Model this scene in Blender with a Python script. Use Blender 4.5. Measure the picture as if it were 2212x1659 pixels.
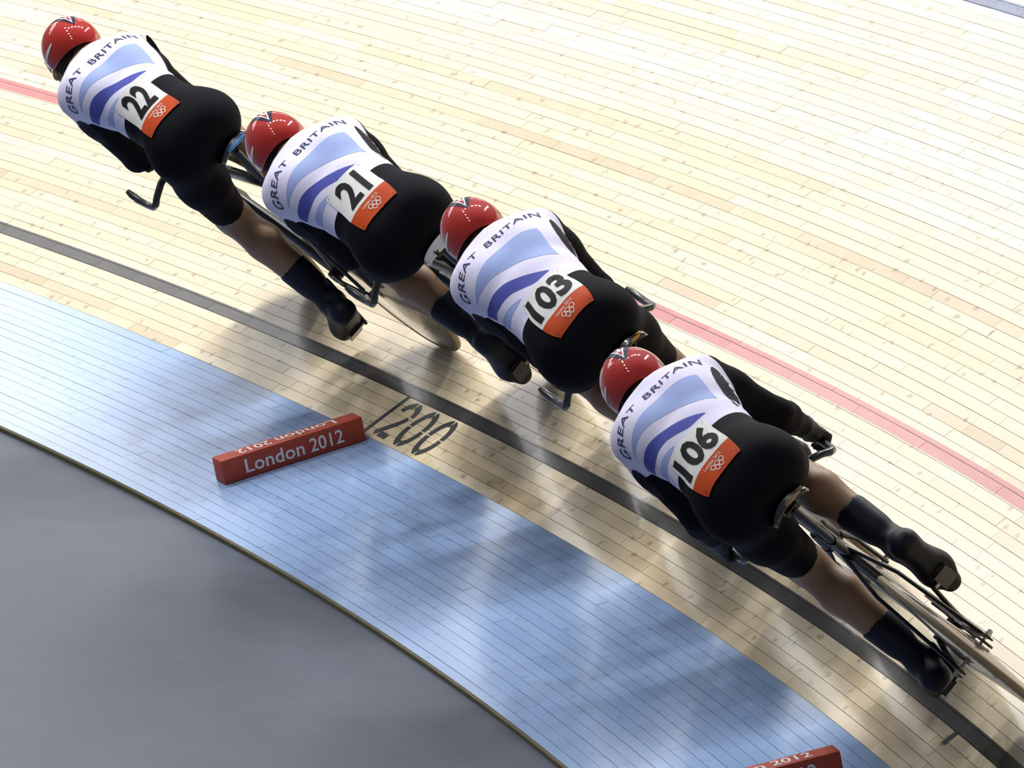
import bpy, bmesh, math, random
import numpy as np
from mathutils import Vector, Matrix
from mathutils.bvhtree import BVHTree

S = bpy.context.scene
COL = S.collection
for o in list(bpy.data.objects):
    bpy.data.objects.remove(o)
random.seed(7)

# ------------------------------------------------------------------ camera
cd = bpy.data.cameras.new('camera')
cam = bpy.data.objects.new('camera', cd)
COL.objects.link(cam)
cd.sensor_fit = 'HORIZONTAL'
cd.sensor_width = 36.0
cd.lens = 23193.73 / 2212.0 * 36.0
cd.clip_start = 1.0
cd.clip_end = 400.0
CR = Vector((0.96146736, -0.27473353, -0.01009959))
CU = Vector((0.06741435, 0.19999232, 0.97747551))
CF = Vector((0.26652545, 0.94049166, -0.21080707))
CC = Vector((-9.01077745, -28.70788879, 7.42982267))
mw = Matrix.Identity(4)
for r in range(3):
    mw[r][0], mw[r][1], mw[r][2], mw[r][3] = CR[r], CU[r], -CF[r], CC[r]
cam.matrix_world = mw
S.camera = cam

# ------------------------------------------------------------------ light
W = bpy.data.worlds.new('hall')
S.world = W
W.use_nodes = True
bg = W.node_tree.nodes['Background']
bg.inputs[0].default_value = (0.80, 0.86, 1.0, 1)
bg.inputs[1].default_value = 0.24
S.view_settings.view_transform = 'Standard'
S.view_settings.look = 'None'
S.view_settings.gamma = 1.0
S.view_settings.exposure = -0.32
S.view_settings.use_curve_mapping = False

LAMP_K = 1.0
def lamp(name, loc, target, sx, sy, power, col=(1.0, 0.985, 0.96)):
    d = bpy.data.lights.new(name, 'AREA')
    d.shape = 'RECTANGLE'
    d.size, d.size_y = sx, sy
    d.energy = power * LAMP_K
    d.color = col
    o = bpy.data.objects.new(name, d)
    COL.objects.link(o)
    o.location = loc
    v = Vector(target) - Vector(loc)
    o.rotation_euler = v.to_track_quat('-Z', 'Y').to_euler()
    return o
# rows of roof floodlights plus an added infield fill row: some over the bend, most across the far end of the hall
for k in range(6):
    lamp('roof_flood_or_fill', (7.0 + 1.2 * k, 6.0 + 2.2 * k, 13.0), (0.4, 3.0, 0.2), 1.0, 0.6, 300)
for k in range(5):
    lamp('roof_flood_or_fill', (-4.0 + 2.0 * k, 9.0, 12.0), (0.2, 3.0, 0.2), 1.0, 0.6, 400)
for k in range(5):  # infield-side row added as fill, to soften the riders' shadows
    lamp('roof_flood_or_fill', (-9.0 + 0.8 * k, -3.0 + 3.5 * k, 12.5), (0.0, 3.0, 0.2), 1.0, 0.6, 260)
for j in range(4):
    for k in range(6):
        lamp('roof_flood_or_fill', (-16.0 + 5.5 * k, 31.0 + 3.0 * j, 9.0 + 2.6 * j), (0.5, 3.0, 0.3), 4.6, 1.1, 92 if k < 4 else 40)

# ------------------------------------------------------------------ track geometry
K0, K1 = 0.038296148, -0.0005457
AB0, AB1 = 0.187057238, 0.0024107592
AW0, AW1 = 0.605855841, -0.017580221
BW = 0.74619184
_SS = np.linspace(-16, 24, 4001)
_psi = K0 * _SS + K1 * _SS ** 2 / 2
_ds = _SS[1] - _SS[0]
_pm = (_psi[1:] + _psi[:-1]) / 2
_X = np.concatenate([[0], np.cumsum(-np.sin(_pm) * _ds)])
_Y = np.concatenate([[0], np.cumsum(np.cos(_pm) * _ds)])
_i0 = int(np.argmin(abs(_SS)))
_X -= _X[_i0]
_Y -= _Y[_i0]
def psi(s):
    return K0 * s + K1 * s * s / 2
def tpoint(s, w, kind='wood', h=0.0):
    """point on the banking: s along the track, w across it, h along the normal"""
    x, y, ps = np.interp(s, _SS, _X), np.interp(s, _SS, _Y), psi(s)
    a = AW0 + AW1 * s if kind == 'wood' else AB0 + AB1 * s
    if kind == 'blue':
        w = -w
    o = w * math.cos(a) - h * math.sin(a)
    return Vector((x + o * math.cos(ps), y + o * math.sin(ps), w * math.sin(a) + h * math.cos(a)))
def tframe(s, kind='wood'):
    ps = psi(s)
    a = AW0 + AW1 * s if kind == 'wood' else AB0 + AB1 * s
    out = Vector((math.cos(ps) * math.cos(a), math.sin(ps) * math.cos(a), math.sin(a)))
    fwd = Vector((-math.sin(ps), math.cos(ps), 0))
    return out, fwd, out.cross(fwd)
def to_px(P):
    q = P - CC
    z = q.dot(CF)
    return 1106 + 23193.73 * q.dot(CR) / z, 829.5 - 23193.73 * q.dot(CU) / z

# ------------------------------------------------------------------ helpers
def tag(o, label=None, cat=None, group=None, kind=None):
    if label: o['label'] = label
    if cat: o['category'] = cat
    if group: o['group'] = group
    if kind: o['kind'] = kind
    return o
def empty(name, loc=(0, 0, 0)):
    o = bpy.data.objects.new(name, None)
    o.empty_display_size = 0.2
    COL.objects.link(o)
    o.location = loc
    return o
def mesh_obj(name, verts, faces, mat=None, parent=None, smooth=True):
    me = bpy.data.meshes.new(name)
    me.from_pydata([tuple(v) for v in verts], [], [tuple(f) for f in faces])
    if smooth and len(me.polygons):
        me.polygons.foreach_set('use_smooth', [True] * len(me.polygons))
    me.update()
    o = bpy.data.objects.new(name, me)
    COL.objects.link(o)
    if mat: me.materials.append(mat)
    if parent: o.parent = parent
    return o
def bm_obj(name, bm, mat=None, parent=None, smooth=True):
    bmesh.ops.recalc_face_normals(bm, faces=bm.faces)
    me = bpy.data.meshes.new(name)
    bm.to_mesh(me)
    bm.free()
    if smooth and len(me.polygons):
        me.polygons.foreach_set('use_smooth', [True] * len(me.polygons))
    o = bpy.data.objects.new(name, me)
    COL.objects.link(o)
    if mat: me.materials.append(mat)
    if parent: o.parent = parent
    return o
def sharp(o, ang=40):
    m = o.modifiers.new('edge', 'EDGE_SPLIT')
    m.split_angle = math.radians(ang)
    return o

class MB:
    """collects tubes, boxes and lofts of ONE part"""
    def __init__(self):
        self.v, self.f = [], []
    def ring_loft(self, rings, closed_ends=True, wrap=False):
        b = len(self.v)
        n = len(rings[0])
        for r in rings:
            self.v += [tuple(p) for p in r]
        m = len(rings)
        for i in range(m if wrap else m - 1):
            i2 = (i + 1) % m
            for j in range(n):
                j2 = (j + 1) % n
                self.f.append((b + i * n + j, b + i * n + j2, b + i2 * n + j2, b + i2 * n + j))
        if closed_ends and not wrap:
            self.f.append(tuple(b + j for j in range(n))[::-1])
            self.f.append(tuple(b + (m - 1) * n + j for j in range(n)))
        return self
    def tube(self, pts, rad, n=10, flat=None, up=None):
        """swept section; rad: number or list of (r_side, r_up) / r"""
        pts = [Vector(p) for p in pts]
        rings = []
        ref = Vector(up) if up else Vector((0, 0, 1))
        for i, p in enumerate(pts):
            t = (pts[min(i + 1, len(pts) - 1)] - pts[max(i - 1, 0)]).normalized()
            rf = ref if abs(t.dot(ref)) < 0.95 else Vector((0, 1, 0)) if abs(t.y) < 0.9 else Vector((1, 0, 0))
            sx = t.cross(rf).normalized()
            uz = sx.cross(t).normalized()
            r = rad[i] if isinstance(rad, (list, tuple)) and not (len(rad) == 2 and len(pts) != 2 and not isinstance(rad[0], tuple)) else rad
            a, c = r if isinstance(r, tuple) else (r, r)
            rings.append([p + sx * (a * math.cos(k * 2 * math.pi / n)) + uz * (c * math.sin(k * 2 * math.pi / n)) for k in range(n)])
        return self.ring_loft(rings)
    def lathe(self, c, axis, prof, n=48):
        """prof: list of (radius, offset along axis); open profile"""
        c, ax = Vector(c), Vector(axis).normalized()
        e1 = ax.orthogonal().normalized()
        e2 = ax.cross(e1)
        rings = []
        for r, h in prof:
            rings.append([c + ax * h + (e1 * math.cos(k * 2 * math.pi / n) + e2 * math.sin(k * 2 * math.pi / n)) * r for k in range(n)])
        return self.ring_loft(rings, closed_ends=False)
    def box(self, c, ex, ey, ez):
        c, ex, ey, ez = Vector(c), Vector(ex), Vector(ey), Vector(ez)
        b = len(self.v)
        for sx in (-1, 1):
            for sy in (-1, 1):
                for sz in (-1, 1):
                    self.v.append(tuple(c + ex * sx + ey * sy + ez * sz))
        for f in ((0, 1, 3, 2), (4, 6, 7, 5), (0, 4, 5, 1), (2, 3, 7, 6), (0, 2, 6, 4), (1, 5, 7, 3)):
            self.f.append(tuple(b + k for k in f))
        return self
    def build(self, name, mat, parent=None, smooth=True, split=True):
        bm = bmesh.new()
        vs = [bm.verts.new(p) for p in self.v]
        for f in self.f:
            try:
                bm.faces.new([vs[k] for k in f])
            except ValueError:
                pass
        o = bm_obj(name, bm, mat, parent, smooth)
        if smooth and split:
            sharp(o)
        return o

# ------------------------------------------------------------------ materials
def new_mat(name):
    m = bpy.data.materials.new(name)
    m.use_nodes = True
    nt = m.node_tree
    return m, nt, nt.nodes['Principled BSDF']
def node(nt, t, **kw):
    n = nt.nodes.new(t)
    for k, v in kw.items():
        setattr(n, k, v)
    return n
def link(nt, a, b):
    nt.links.new(a, b)
def math_n(nt, op, a, b=None, c=None):
    n = node(nt, 'ShaderNodeMath', operation=op)
    for i, x in enumerate((a, b, c)):
        if x is None: continue
        if isinstance(x, (int, float)): n.inputs[i].default_value = x
        else: link(nt, x, n.inputs[i])
    return n.outputs[0]
def mix_c(nt, fac, a, b, mode='MIX'):
    n = node(nt, 'ShaderNodeMix', data_type='RGBA', blend_type=mode)
    if isinstance(fac, (int, float)): n.inputs[0].default_value = fac
    else: link(nt, fac, n.inputs[0])
    for i, x in ((6, a), (7, b)):
        if isinstance(x, tuple): n.inputs[i].default_value = (*x[:3], 1)
        else: link(nt, x, n.inputs[i])
    return n.outputs[2]
def plain(name, col, rough=0.5, metal=0.0, noise=0.06, scale=40, coat=0.0, spec=0.5, bump=0.0, coat_rough=0.05):
    m, nt, b = new_mat(name)
    tc = node(nt, 'ShaderNodeTexCoord')
    nz = node(nt, 'ShaderNodeTexNoise')
    nz.inputs['Scale'].default_value = scale
    nz.inputs['Detail'].default_value = 4
    link(nt, tc.outputs['Object'], nz.inputs['Vector'])
    lo = tuple(c * (1 - noise) for c in col)
    hi = tuple(min(1, c * (1 + noise)) for c in col)
    link(nt, mix_c(nt, nz.outputs['Fac'], lo, hi), b.inputs['Base Color'])
    b.inputs['Roughness'].default_value = rough
    b.inputs['Metallic'].default_value = metal
    b.inputs['Coat Weight'].default_value = coat
    b.inputs['Coat Roughness'].default_value = coat_rough
    b.inputs['Specular IOR Level'].default_value = spec
    if bump:
        bp = node(nt, 'ShaderNodeBump')
        bp.inputs['Strength'].default_value = bump
        bp.inputs['Distance'].default_value = 0.002
        link(nt, nz.outputs['Fac'], bp.inputs['Height'])
        link(nt, bp.outputs['Normal'], b.inputs['Normal'])
    return m

def timber(name, blue=False):
    m, nt, b = new_mat(name)
    uv = node(nt, 'ShaderNodeUVMap', uv_map='track')
    sep = node(nt, 'ShaderNodeSeparateXYZ')
    link(nt, uv.outputs[0], sep.inputs[0])
    s, w = sep.outputs[0], sep.outputs[1]
    at = node(nt, 'ShaderNodeAttribute', attribute_name='tone')
    tone = at.outputs['Fac']
    def vec(a, c, z=None):
        cb = node(nt, 'ShaderNodeCombineXYZ')
        link(nt, math_n(nt, 'MULTIPLY', s, a), cb.inputs[0])
        link(nt, math_n(nt, 'MULTIPLY', w, c), cb.inputs[1])
        link(nt, math_n(nt, 'MULTIPLY', tone, 37.0), cb.inputs[2])
        return cb.outputs[0]
    gr = node(nt, 'ShaderNodeTexNoise')
    gr.inputs['Scale'].default_value = 1.0
    gr.inputs['Detail'].default_value = 5
    gr.inputs['Roughness'].default_value = 0.6
    link(nt, vec(2.5, 130), gr.inputs['Vector'])
    cl = node(nt, 'ShaderNodeTexNoise')
    cl.inputs['Scale'].default_value = 1.0
    cl.inputs['Detail'].default_value = 3
    link(nt, vec(4.0, 9.0), cl.inputs['Vector'])
    # knots and saw scars lying across the strips
    def marks(ks, kw, thr, keep, dist=0.35):
        cb = node(nt, 'ShaderNodeCombineXYZ')
        nz = node(nt, 'ShaderNodeTexNoise')
        nz.inputs['Scale'].default_value = 30.0
        link(nt, uv.outputs[0], nz.inputs['Vector'])
        sh = math_n(nt, 'MULTIPLY_ADD', nz.outputs['Fac'], dist, -dist / 2)
        link(nt, math_n(nt, 'ADD', math_n(nt, 'MULTIPLY', s, ks), sh), cb.inputs[0])
        link(nt, math_n(nt, 'MULTIPLY', w, kw), cb.inputs[1])
        vo = node(nt, 'ShaderNodeTexVoronoi', voronoi_dimensions='2D')
        vo.inputs['Scale'].default_value = 1.0
        link(nt, cb.outputs[0], vo.inputs['Vector'])
        sp = node(nt, 'ShaderNodeSeparateColor')
        link(nt, vo.outputs['Color'], sp.inputs[0])
        k = math_n(nt, 'GREATER_THAN', sp.outputs[0], keep)
        mr = node(nt, 'ShaderNodeMapRange')
        mr.inputs['From Min'].default_value = thr
        mr.inputs['From Max'].default_value = thr * 0.3
        link(nt, vo.outputs['Distance'], mr.inputs['Value'])
        return math_n(nt, 'MULTIPLY', k, mr.outputs[0])
    m1 = marks(9.0, 13.0, 0.17, 0.74, 0.5)
    m2 = marks(14.0, 6.5, 0.13, 0.74, 1.1)
    mk = math_n(nt, 'MINIMUM', math_n(nt, 'ADD', m1, m2), 1.0)
    if blue:
        c = mix_c(nt, tone, (0.205, 0.325, 0.575), (0.265, 0.395, 0.650))
        c = mix_c(nt, math_n(nt, 'MULTIPLY', cl.outputs['Fac'], 0.35), c, (0.36, 0.47, 0.70))
        c = mix_c(nt, math_n(nt, 'MULTIPLY', mk, 0.30), c, (0.10, 0.15, 0.30))
        b.inputs['Roughness'].default_value = 0.20
    else:
        ramp = node(nt, 'ShaderNodeValToRGB')
        e = ramp.color_ramp.elements
        e[0].position, e[0].color = 0.0, (0.50, 0.372, 0.212, 1)
        e[1].position, e[1].color = 1.0, (0.83, 0.725, 0.510, 1)
        q = ramp.color_ramp.elements.new(0.30)
        q.color = (0.67, 0.525, 0.320, 1)
        link(nt, tone, ramp.inputs[0])
        c = ramp.outputs[0]
        c = mix_c(nt, math_n(nt, 'MULTIPLY', gr.outputs['Fac'], 0.45), c, (0.60, 0.47, 0.29))
        c = mix_c(nt, math_n(nt, 'MULTIPLY', cl.outputs['Fac'], 0.30), c, (0.86, 0.78, 0.60))
        c = mix_c(nt, math_n(nt, 'MULTIPLY', mk, 0.62), c, (0.24, 0.16, 0.08))
        # painted lines
        def band(lo, hi):
            return math_n(nt, 'MULTIPLY', math_n(nt, 'GREATER_THAN', w, lo), math_n(nt, 'LESS_THAN', w, hi))
        wear = math_n(nt, 'MULTIPLY_ADD', gr.outputs['Fac'], 0.25, 0.80)
        c = mix_c(nt, math_n(nt, 'MULTIPLY', band(0.198, 0.250), 0.97), c, (0.030, 0.031, 0.034))
        red = mix_c(nt, math_n(nt, 'MULTIPLY', gr.outputs['Fac'], 0.5), (0.47, 0.085, 0.10), (0.58, 0.21, 0.20))
        c = mix_c(nt, math_n(nt, 'MULTIPLY', band(0.850, 0.902), 0.93), c, red)
        c = mix_c(nt, math_n(nt, 'MULTIPLY', band(2.450, 2.502), wear), c, (0.03, 0.07, 0.20))
        b.inputs['Roughness'].default_value = 0.25
    link(nt, c, b.inputs['Base Color'])
    b.inputs['Specular IOR Level'].default_value = 0.32 if blue else 0.6
    b.inputs['Coat Weight'].default_value = 0.15 if blue else 0.3
    b.inputs['Coat Roughness'].default_value = 0.09
    bp = node(nt, 'ShaderNodeBump')
    bp.inputs['Strength'].default_value = 0.10
    bp.inputs['Distance'].default_value = 0.001
    link(nt, gr.outputs['Fac'], bp.inputs['Height'])
    link(nt, bp.outputs['Normal'], b.inputs['Normal'])
    return m

M = {}
M['timber'] = timber('varnished_pine')
M['blue'] = timber('blue_painted_pine', True)
M['sub'] = plain('joint_base_pine', (0.26, 0.18, 0.095), 0.8)  # darker pine base, seen in the gaps between planks
M['subblue'] = plain('blue_joint', (0.05, 0.08, 0.16), 0.8)
M['edge'] = plain('raw_board_edge', (0.075, 0.066, 0.032), 0.8, noise=0.4, scale=25)
M['grey'] = plain('grey_infield_paint', (0.088, 0.104, 0.140), 0.34, noise=0.12, scale=6, spec=0.22)
M['foam'] = plain('red_foam', (0.42, 0.055, 0.025), 0.6, noise=0.18, scale=60, bump=0.3)
M['white'] = plain('white_print', (0.80, 0.80, 0.80), 0.5, noise=0.05)
M['blackpaint'] = plain('black_paint', (0.028, 0.029, 0.032), 0.35, noise=0.2)
M['carbon'] = plain('gloss_carbon', (0.006, 0.006, 0.006), 0.38, noise=0.3, coat=0.08, spec=0.35)
M['disc'] = plain('disc_wheel_carbon', (0.05, 0.045, 0.035), 0.25, noise=0.2, coat=0.8)
M['tyre'] = plain('tan_tyre', (0.20, 0.155, 0.085), 0.55, noise=0.15)
M['rubber'] = plain('black_rubber', (0.012, 0.012, 0.012), 0.7)
M['steel'] = plain('polished_steel', (0.40, 0.40, 0.39), 0.2, metal=1.0, noise=0.1)
M['bar'] = plain('dark_bar_carbon', (0.022, 0.023, 0.025), 0.35, noise=0.2, coat=0.2)
M['skin'] = plain('skin', (0.27, 0.155, 0.085), 0.5, noise=0.10, scale=18)
M['hair'] = plain('dark_hair', (0.010, 0.007, 0.005), 0.8, noise=0.4, scale=150)
M['sock'] = plain('navy_overshoe', (0.005, 0.007, 0.016), 0.55, noise=0.25, scale=120, spec=0.25)
M['sole'] = plain('brown_sole', (0.10, 0.065, 0.03), 0.6, noise=0.4, scale=80)
M['glove'] = plain('black_glove', (0.012, 0.013, 0.017), 0.6)
M['print'] = plain('grey_print', (0.32, 0.34, 0.38), 0.6, spec=0.1)
M['helmet'] = plain('red_helmet_lacquer', (0.40, 0.016, 0.010), 0.6, noise=0.04, coat=1.0, coat_rough=0.02, spec=0.1)
M['navy'] = plain('navy_print', (0.006, 0.009, 0.04), 0.5, coat=0.25, spec=0.1)
M['hwhite'] = plain('white_helmet_print', (0.72, 0.73, 0.76), 0.5, coat=0.25, spec=0.1)
M['inner'] = plain('helmet_liner', (0.006, 0.006, 0.007), 0.8)
M['visor'] = plain('dark_visor', (0.01, 0.01, 0.012), 0.05, coat=1.0)
M['bib'] = plain('bib_paper', (0.72, 0.73, 0.71), 0.55, noise=0.10, scale=30, bump=0.5)
M['biborange'] = plain('bib_orange', (0.56, 0.075, 0.018), 0.5, noise=0.22, scale=14, spec=0.1)
M['ink'] = plain('black_ink', (0.012, 0.012, 0.014), 0.5, spec=0.1)
M['lilac'] = plain('pale_blue_print', (0.34, 0.43, 0.76), 0.6, noise=0.05, scale=120, spec=0.1)
M['royal'] = plain('royal_blue_print', (0.085, 0.10, 0.42), 0.6, noise=0.06, scale=120, spec=0.1)
M['armpanel'] = plain('charcoal_panel', (0.014, 0.015, 0.021), 0.7, noise=0.25, scale=120, spec=0.1)
M['letter'] = plain('navy_letter', (0.05, 0.055, 0.13), 0.6, spec=0.1)
M['saddle_black'] = plain('black_saddle', (0.012, 0.012, 0.012), 0.3, coat=0.7)
M['saddle_white'] = plain('white_saddle', (0.75, 0.75, 0.73), 0.35, noise=0.05)
M['saddle_blue'] = plain('blue_saddle_patch', (0.03, 0.22, 0.60), 0.35)
M['saddle_orange'] = plain('orange_saddle_patch', (0.65, 0.30, 0.03), 0.4)
M['saddle_tan'] = plain('worn_tan_edge', (0.32, 0.20, 0.13), 0.35, noise=0.4, scale=60)

def suit_mat():
    m, nt, b = new_mat('skinsuit')
    at = node(nt, 'ShaderNodeAttribute', attribute_name='white')
    mk = math_n(nt, 'GREATER_THAN', at.outputs['Fac'], 0.0)
    tc = node(nt, 'ShaderNodeTexCoord')
    nz = node(nt, 'ShaderNodeTexNoise')
    nz.inputs['Scale'].default_value = 14
    nz.inputs['Detail'].default_value = 3
    link(nt, tc.outputs['Object'], nz.inputs['Vector'])
    wh = mix_c(nt, nz.outputs['Fac'], (0.71, 0.69, 0.93), (0.78, 0.765, 0.95))
    bk = mix_c(nt, nz.outputs['Fac'], (0.0035, 0.0038, 0.006), (0.006, 0.0065, 0.011))
    link(nt, mix_c(nt, mk, bk, wh), b.inputs['Base Color'])
    b.inputs['Roughness'].default_value = 0.75
    b.inputs['Specular IOR Level'].default_value = 0.08
    return m
M['suit'] = suit_mat()

# ------------------------------------------------------------------ setting: floor, bands, timber strips
def surface_obj(name, kind, s0, s1, w0, w1, h, mat, ns=80, nw=4):
    vs, fs = [], []
    for i in range(ns + 1):
        s = s0 + (s1 - s0) * i / ns
        for j in range(nw + 1):
            vs.append(tpoint(s, w0 + (w1 - w0) * j / nw, kind, h))
    for i in range(ns):
        for j in range(nw):
            a = i * (nw + 1) + j
            f = (a, a + 1, a + nw + 2, a + nw + 1)
            fs.append(f if kind == 'blue' else f[::-1])
    o = mesh_obj(name, vs, fs, mat, None)
    return o

track = tag(surface_obj('timber_track', 'wood', -12, 20, 0, 7.0, -0.006, M['sub'], 120, 8),
            'steeply banked bend of pale varnished pine strips with painted lines', 'track', kind='structure')
band = tag(surface_obj('blue_band', 'blue', -12, 20, 0, BW, -0.006, M['subblue']),
           'light blue painted board band inside the timber track', 'track band', kind='structure')

def plank_data(s0, s1, w0, w1, kind, tone, lift, g=0.0008):
    n = max(1, int(math.ceil((s1 - s0) / 0.30)))
    vs, uv = [], []
    for i in range(n + 1):
        s = s0 + g * 0.9 + (s1 - s0 - 1.8 * g) * i / n
        for w, h in ((w0 + g, -0.006), (w0 + g, lift), (w1 - g, lift), (w1 - g, -0.006)):
            vs.append(tuple(tpoint(s, w, kind, h)))
            uv.append((s, w))
    fs = []
    flip = kind == 'blue'
    def add(*f):
        fs.append(f[::-1] if flip else f)
    for i in range(n):
        a, c = i * 4, i * 4 + 4
        for k in range(3):
            add(a + k, c + k, c + k + 1, a + k + 1)
    add(0, 1, 2, 3)
    e = n * 4
    add(e + 3, e + 2, e + 1, e)
    return vs, fs, uv, [tone] * len(vs)
def plank_obj(name, parts, mat, parent):
    V, F, U, T = [], [], [], []
    for vs, fs, uv, tn in parts:
        b = len(V)
        V += vs
        F += [tuple(b + k for k in f) for f in fs]
        U += uv
        T += tn
    me = bpy.data.meshes.new(name)
    me.from_pydata(V, [], F)
    ul = me.uv_layers.new(name='track')
    li = np.empty(len(me.loops), dtype=np.int32)
    me.loops.foreach_get('vertex_index', li)
    ul.data.foreach_set('uv', np.array(U, dtype=np.float32)[li].ravel())
    a = me.attributes.new('tone', 'FLOAT', 'POINT')
    a.data.foreach_set('value', np.array(T, dtype=np.float32))
    me.materials.append(mat)
    me.update()
    o = bpy.data.objects.new(name, me)
    COL.objects.link(o)
    o.parent = parent
    return o
def visible_size(s0, s1, w0, w1, kind):
    a = [to_px(tpoint(s, w, kind)) for s, w in ((s0, w0), (s1, w0), (s1, w1), (s0, w1))]
    # clip length roughly to the frame
    n, inside = 12, 0
    for i in range(n + 1):
        x, y = to_px(tpoint(s0 + (s1 - s0) * i / n, (w0 + w1) / 2, kind))
        if -5 < x < 2217 and -5 < y < 1664: inside += 1
    A = abs(sum(a[i][0] * a[(i + 1) % 4][1] - a[(i + 1) % 4][0] * a[i][1] for i in range(4))) / 2
    return A * inside / (n + 1)
def lay(kind, wmax, strip, lens, mat, parent, name, s_lo=-8.0, s_hi=15.0):
    rnd = random.Random(11 if kind == 'wood' else 5)
    P = []
    nst = int(round(wmax / strip))
    strip = wmax / nst
    for j in range(nst):
        w0, w1 = j * strip, (j + 1) * strip
        s = s_lo - rnd.random() * lens[1]
        base = rnd.gauss(0.60, 0.11)
        if rnd.random() < 0.13: base -= 0.30
        while s < s_hi:
            L = rnd.uniform(*lens)
            if w0 > 3.0: L *= 4
            t = min(1, max(0, base + rnd.gauss(0, 0.17)))
            P.append((visible_size(s, s + L, w0, w1, kind), s, s + L, w0, w1, t, rnd.uniform(-0.0004, 0.0004)))
            s += L
    P.sort(key=lambda q: -q[0])
    rest = []
    for i, (A, a, b_, c, d, t, l) in enumerate(P):
        dat = plank_data(a, b_, c, d, kind, t, l)
        if i < 300 and A > 0:
            plank_obj(name, [dat], mat, parent)
        else:
            rest.append(dat)
    if rest:
        tag(plank_obj(name + '_field', rest, mat, parent), kind='stuff')
lay('wood', 7.0, 0.0402, (0.22, 0.85), M['timber'], track, 'plank')
lay('blue', BW, 0.0415, (1.2, 3.4), M['blue'], band, 'board')

# raw edge of the blue band and the grey infield floor
V, F = [], []
N_ = 160
for i in range(N_ + 1):
    s = -12 + 32 * i / N_
    a = tpoint(s, BW + 0.004, 'blue', 0.0005)
    c = tpoint(s, BW - 0.008, 'blue', 0.0005)
    V += [c, a, a - Vector((0, 0, 0.05)), c - Vector((0, 0, 0.05))]
for i in range(N_):
    for k in range(4):
        a, c = i * 4 + k, i * 4 + (k + 1) % 4
        F.append((a, c, c + 4, a + 4))
tag(mesh_obj('trim_1', V, F, M['edge'], None, False), 'thin raw brown board edge between blue band and grey floor', 'trim', kind='structure')
V, F = [], []
for i in range(N_ + 1):
    s = -12 + 32 * i / N_
    e = tpoint(s, BW + 0.003, 'blue', 0)
    ps = psi(s)
    for k, d in enumerate((0.0, 1.2, 3.0, 7.0)):
        V.append(Vector((e.x - d * math.cos(ps), e.y - d * math.sin(ps), e.z - 0.013 if d == 0 else -0.157)))
for i in range(N_):
    for k in range(3):
        a = i * 4 + k
        F.append((a, a + 4, a + 5, a + 1))
tag(mesh_obj('floor', V, F, M['grey']), 'flat slate grey infield floor in the lower left', 'floor', kind='structure')

# ------------------------------------------------------------------ painted 200 mark
def stroke(pts, wd):
    """flat ribbon in (s, w) metres"""
    out = []
    n = len(pts)
    for i in range(n):
        a, c = pts[max(i - 1, 0)], pts[min(i + 1, n - 1)]
        dx, dy = c[0] - a[0], c[1] - a[1]
        l = math.hypot(dx, dy) or 1
        nx, ny = -dy / l * wd / 2, dx / l * wd / 2
        out.append(((pts[i][0] + nx, pts[i][1] + ny), (pts[i][0] - nx, pts[i][1] - ny)))
    return out
def paint(name, strokes, parent, mat, kind='wood', h=0.0014):
    V, F = [], []
    for st in strokes:
        b = len(V)
        for (a, c) in st:
            V += [tpoint(a[0], a[1], kind, h), tpoint(c[0], c[1], kind, h)]
        for i in range(len(st) - 1):
            F.append((b + 2 * i, b + 2 * i + 1, b + 2 * i + 3, b + 2 * i + 2))
    bm = bmesh.new()
    vs = [bm.verts.new(v) for v in V]
    for f in F: bm.faces.new([vs[k] for k in f])
    return bm_obj(name, bm, mat, parent, False)
def arc(cx, cy, rx, ry, a0, a1, n=10):
    return [(cx + rx * math.cos(math.radians(a0 + (a1 - a0) * i / n)), cy + ry * math.sin(math.radians(a0 + (a1 - a0) * i / n))) for i in range(n + 1)]
paint('painted_line', [stroke([(3.886, -0.002), (3.886, 0.200)], 0.022)], track, M['blackpaint'])
def zero(cx):
    R_ = []
    for a0, a1 in ((2, 85), (95, 178), (182, 265), (275, 358)):
        R_.append(stroke(arc(cx, 0.102, 0.048, 0.076, a0, a1), 0.027))
    return R_
# reading direction runs towards smaller s; the digits' tops point up the banking
two = [stroke(arc(3.785, 0.138, 0.045, 0.040, 2, 84), 0.026),
       stroke(arc(3.785, 0.138, 0.045, 0.040, 97, 188), 0.026),
       stroke([(3.745, 0.122), (3.765, 0.090), (3.800, 0.055), (3.830, 0.024)], 0.026),
       stroke([(3.798, 0.028), (3.735, 0.028)], 0.024)]
paint('painted_digit', two, track, M['blackpaint'])
paint('painted_digit', zero(3.640), track, M['blackpaint'])
paint('painted_digit', zero(3.492), track, M['blackpaint'])
paint('painted_tick', [stroke([(-0.931, 0.150), (-0.931, 0.200)], 0.030)], track, M['blackpaint'])

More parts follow.
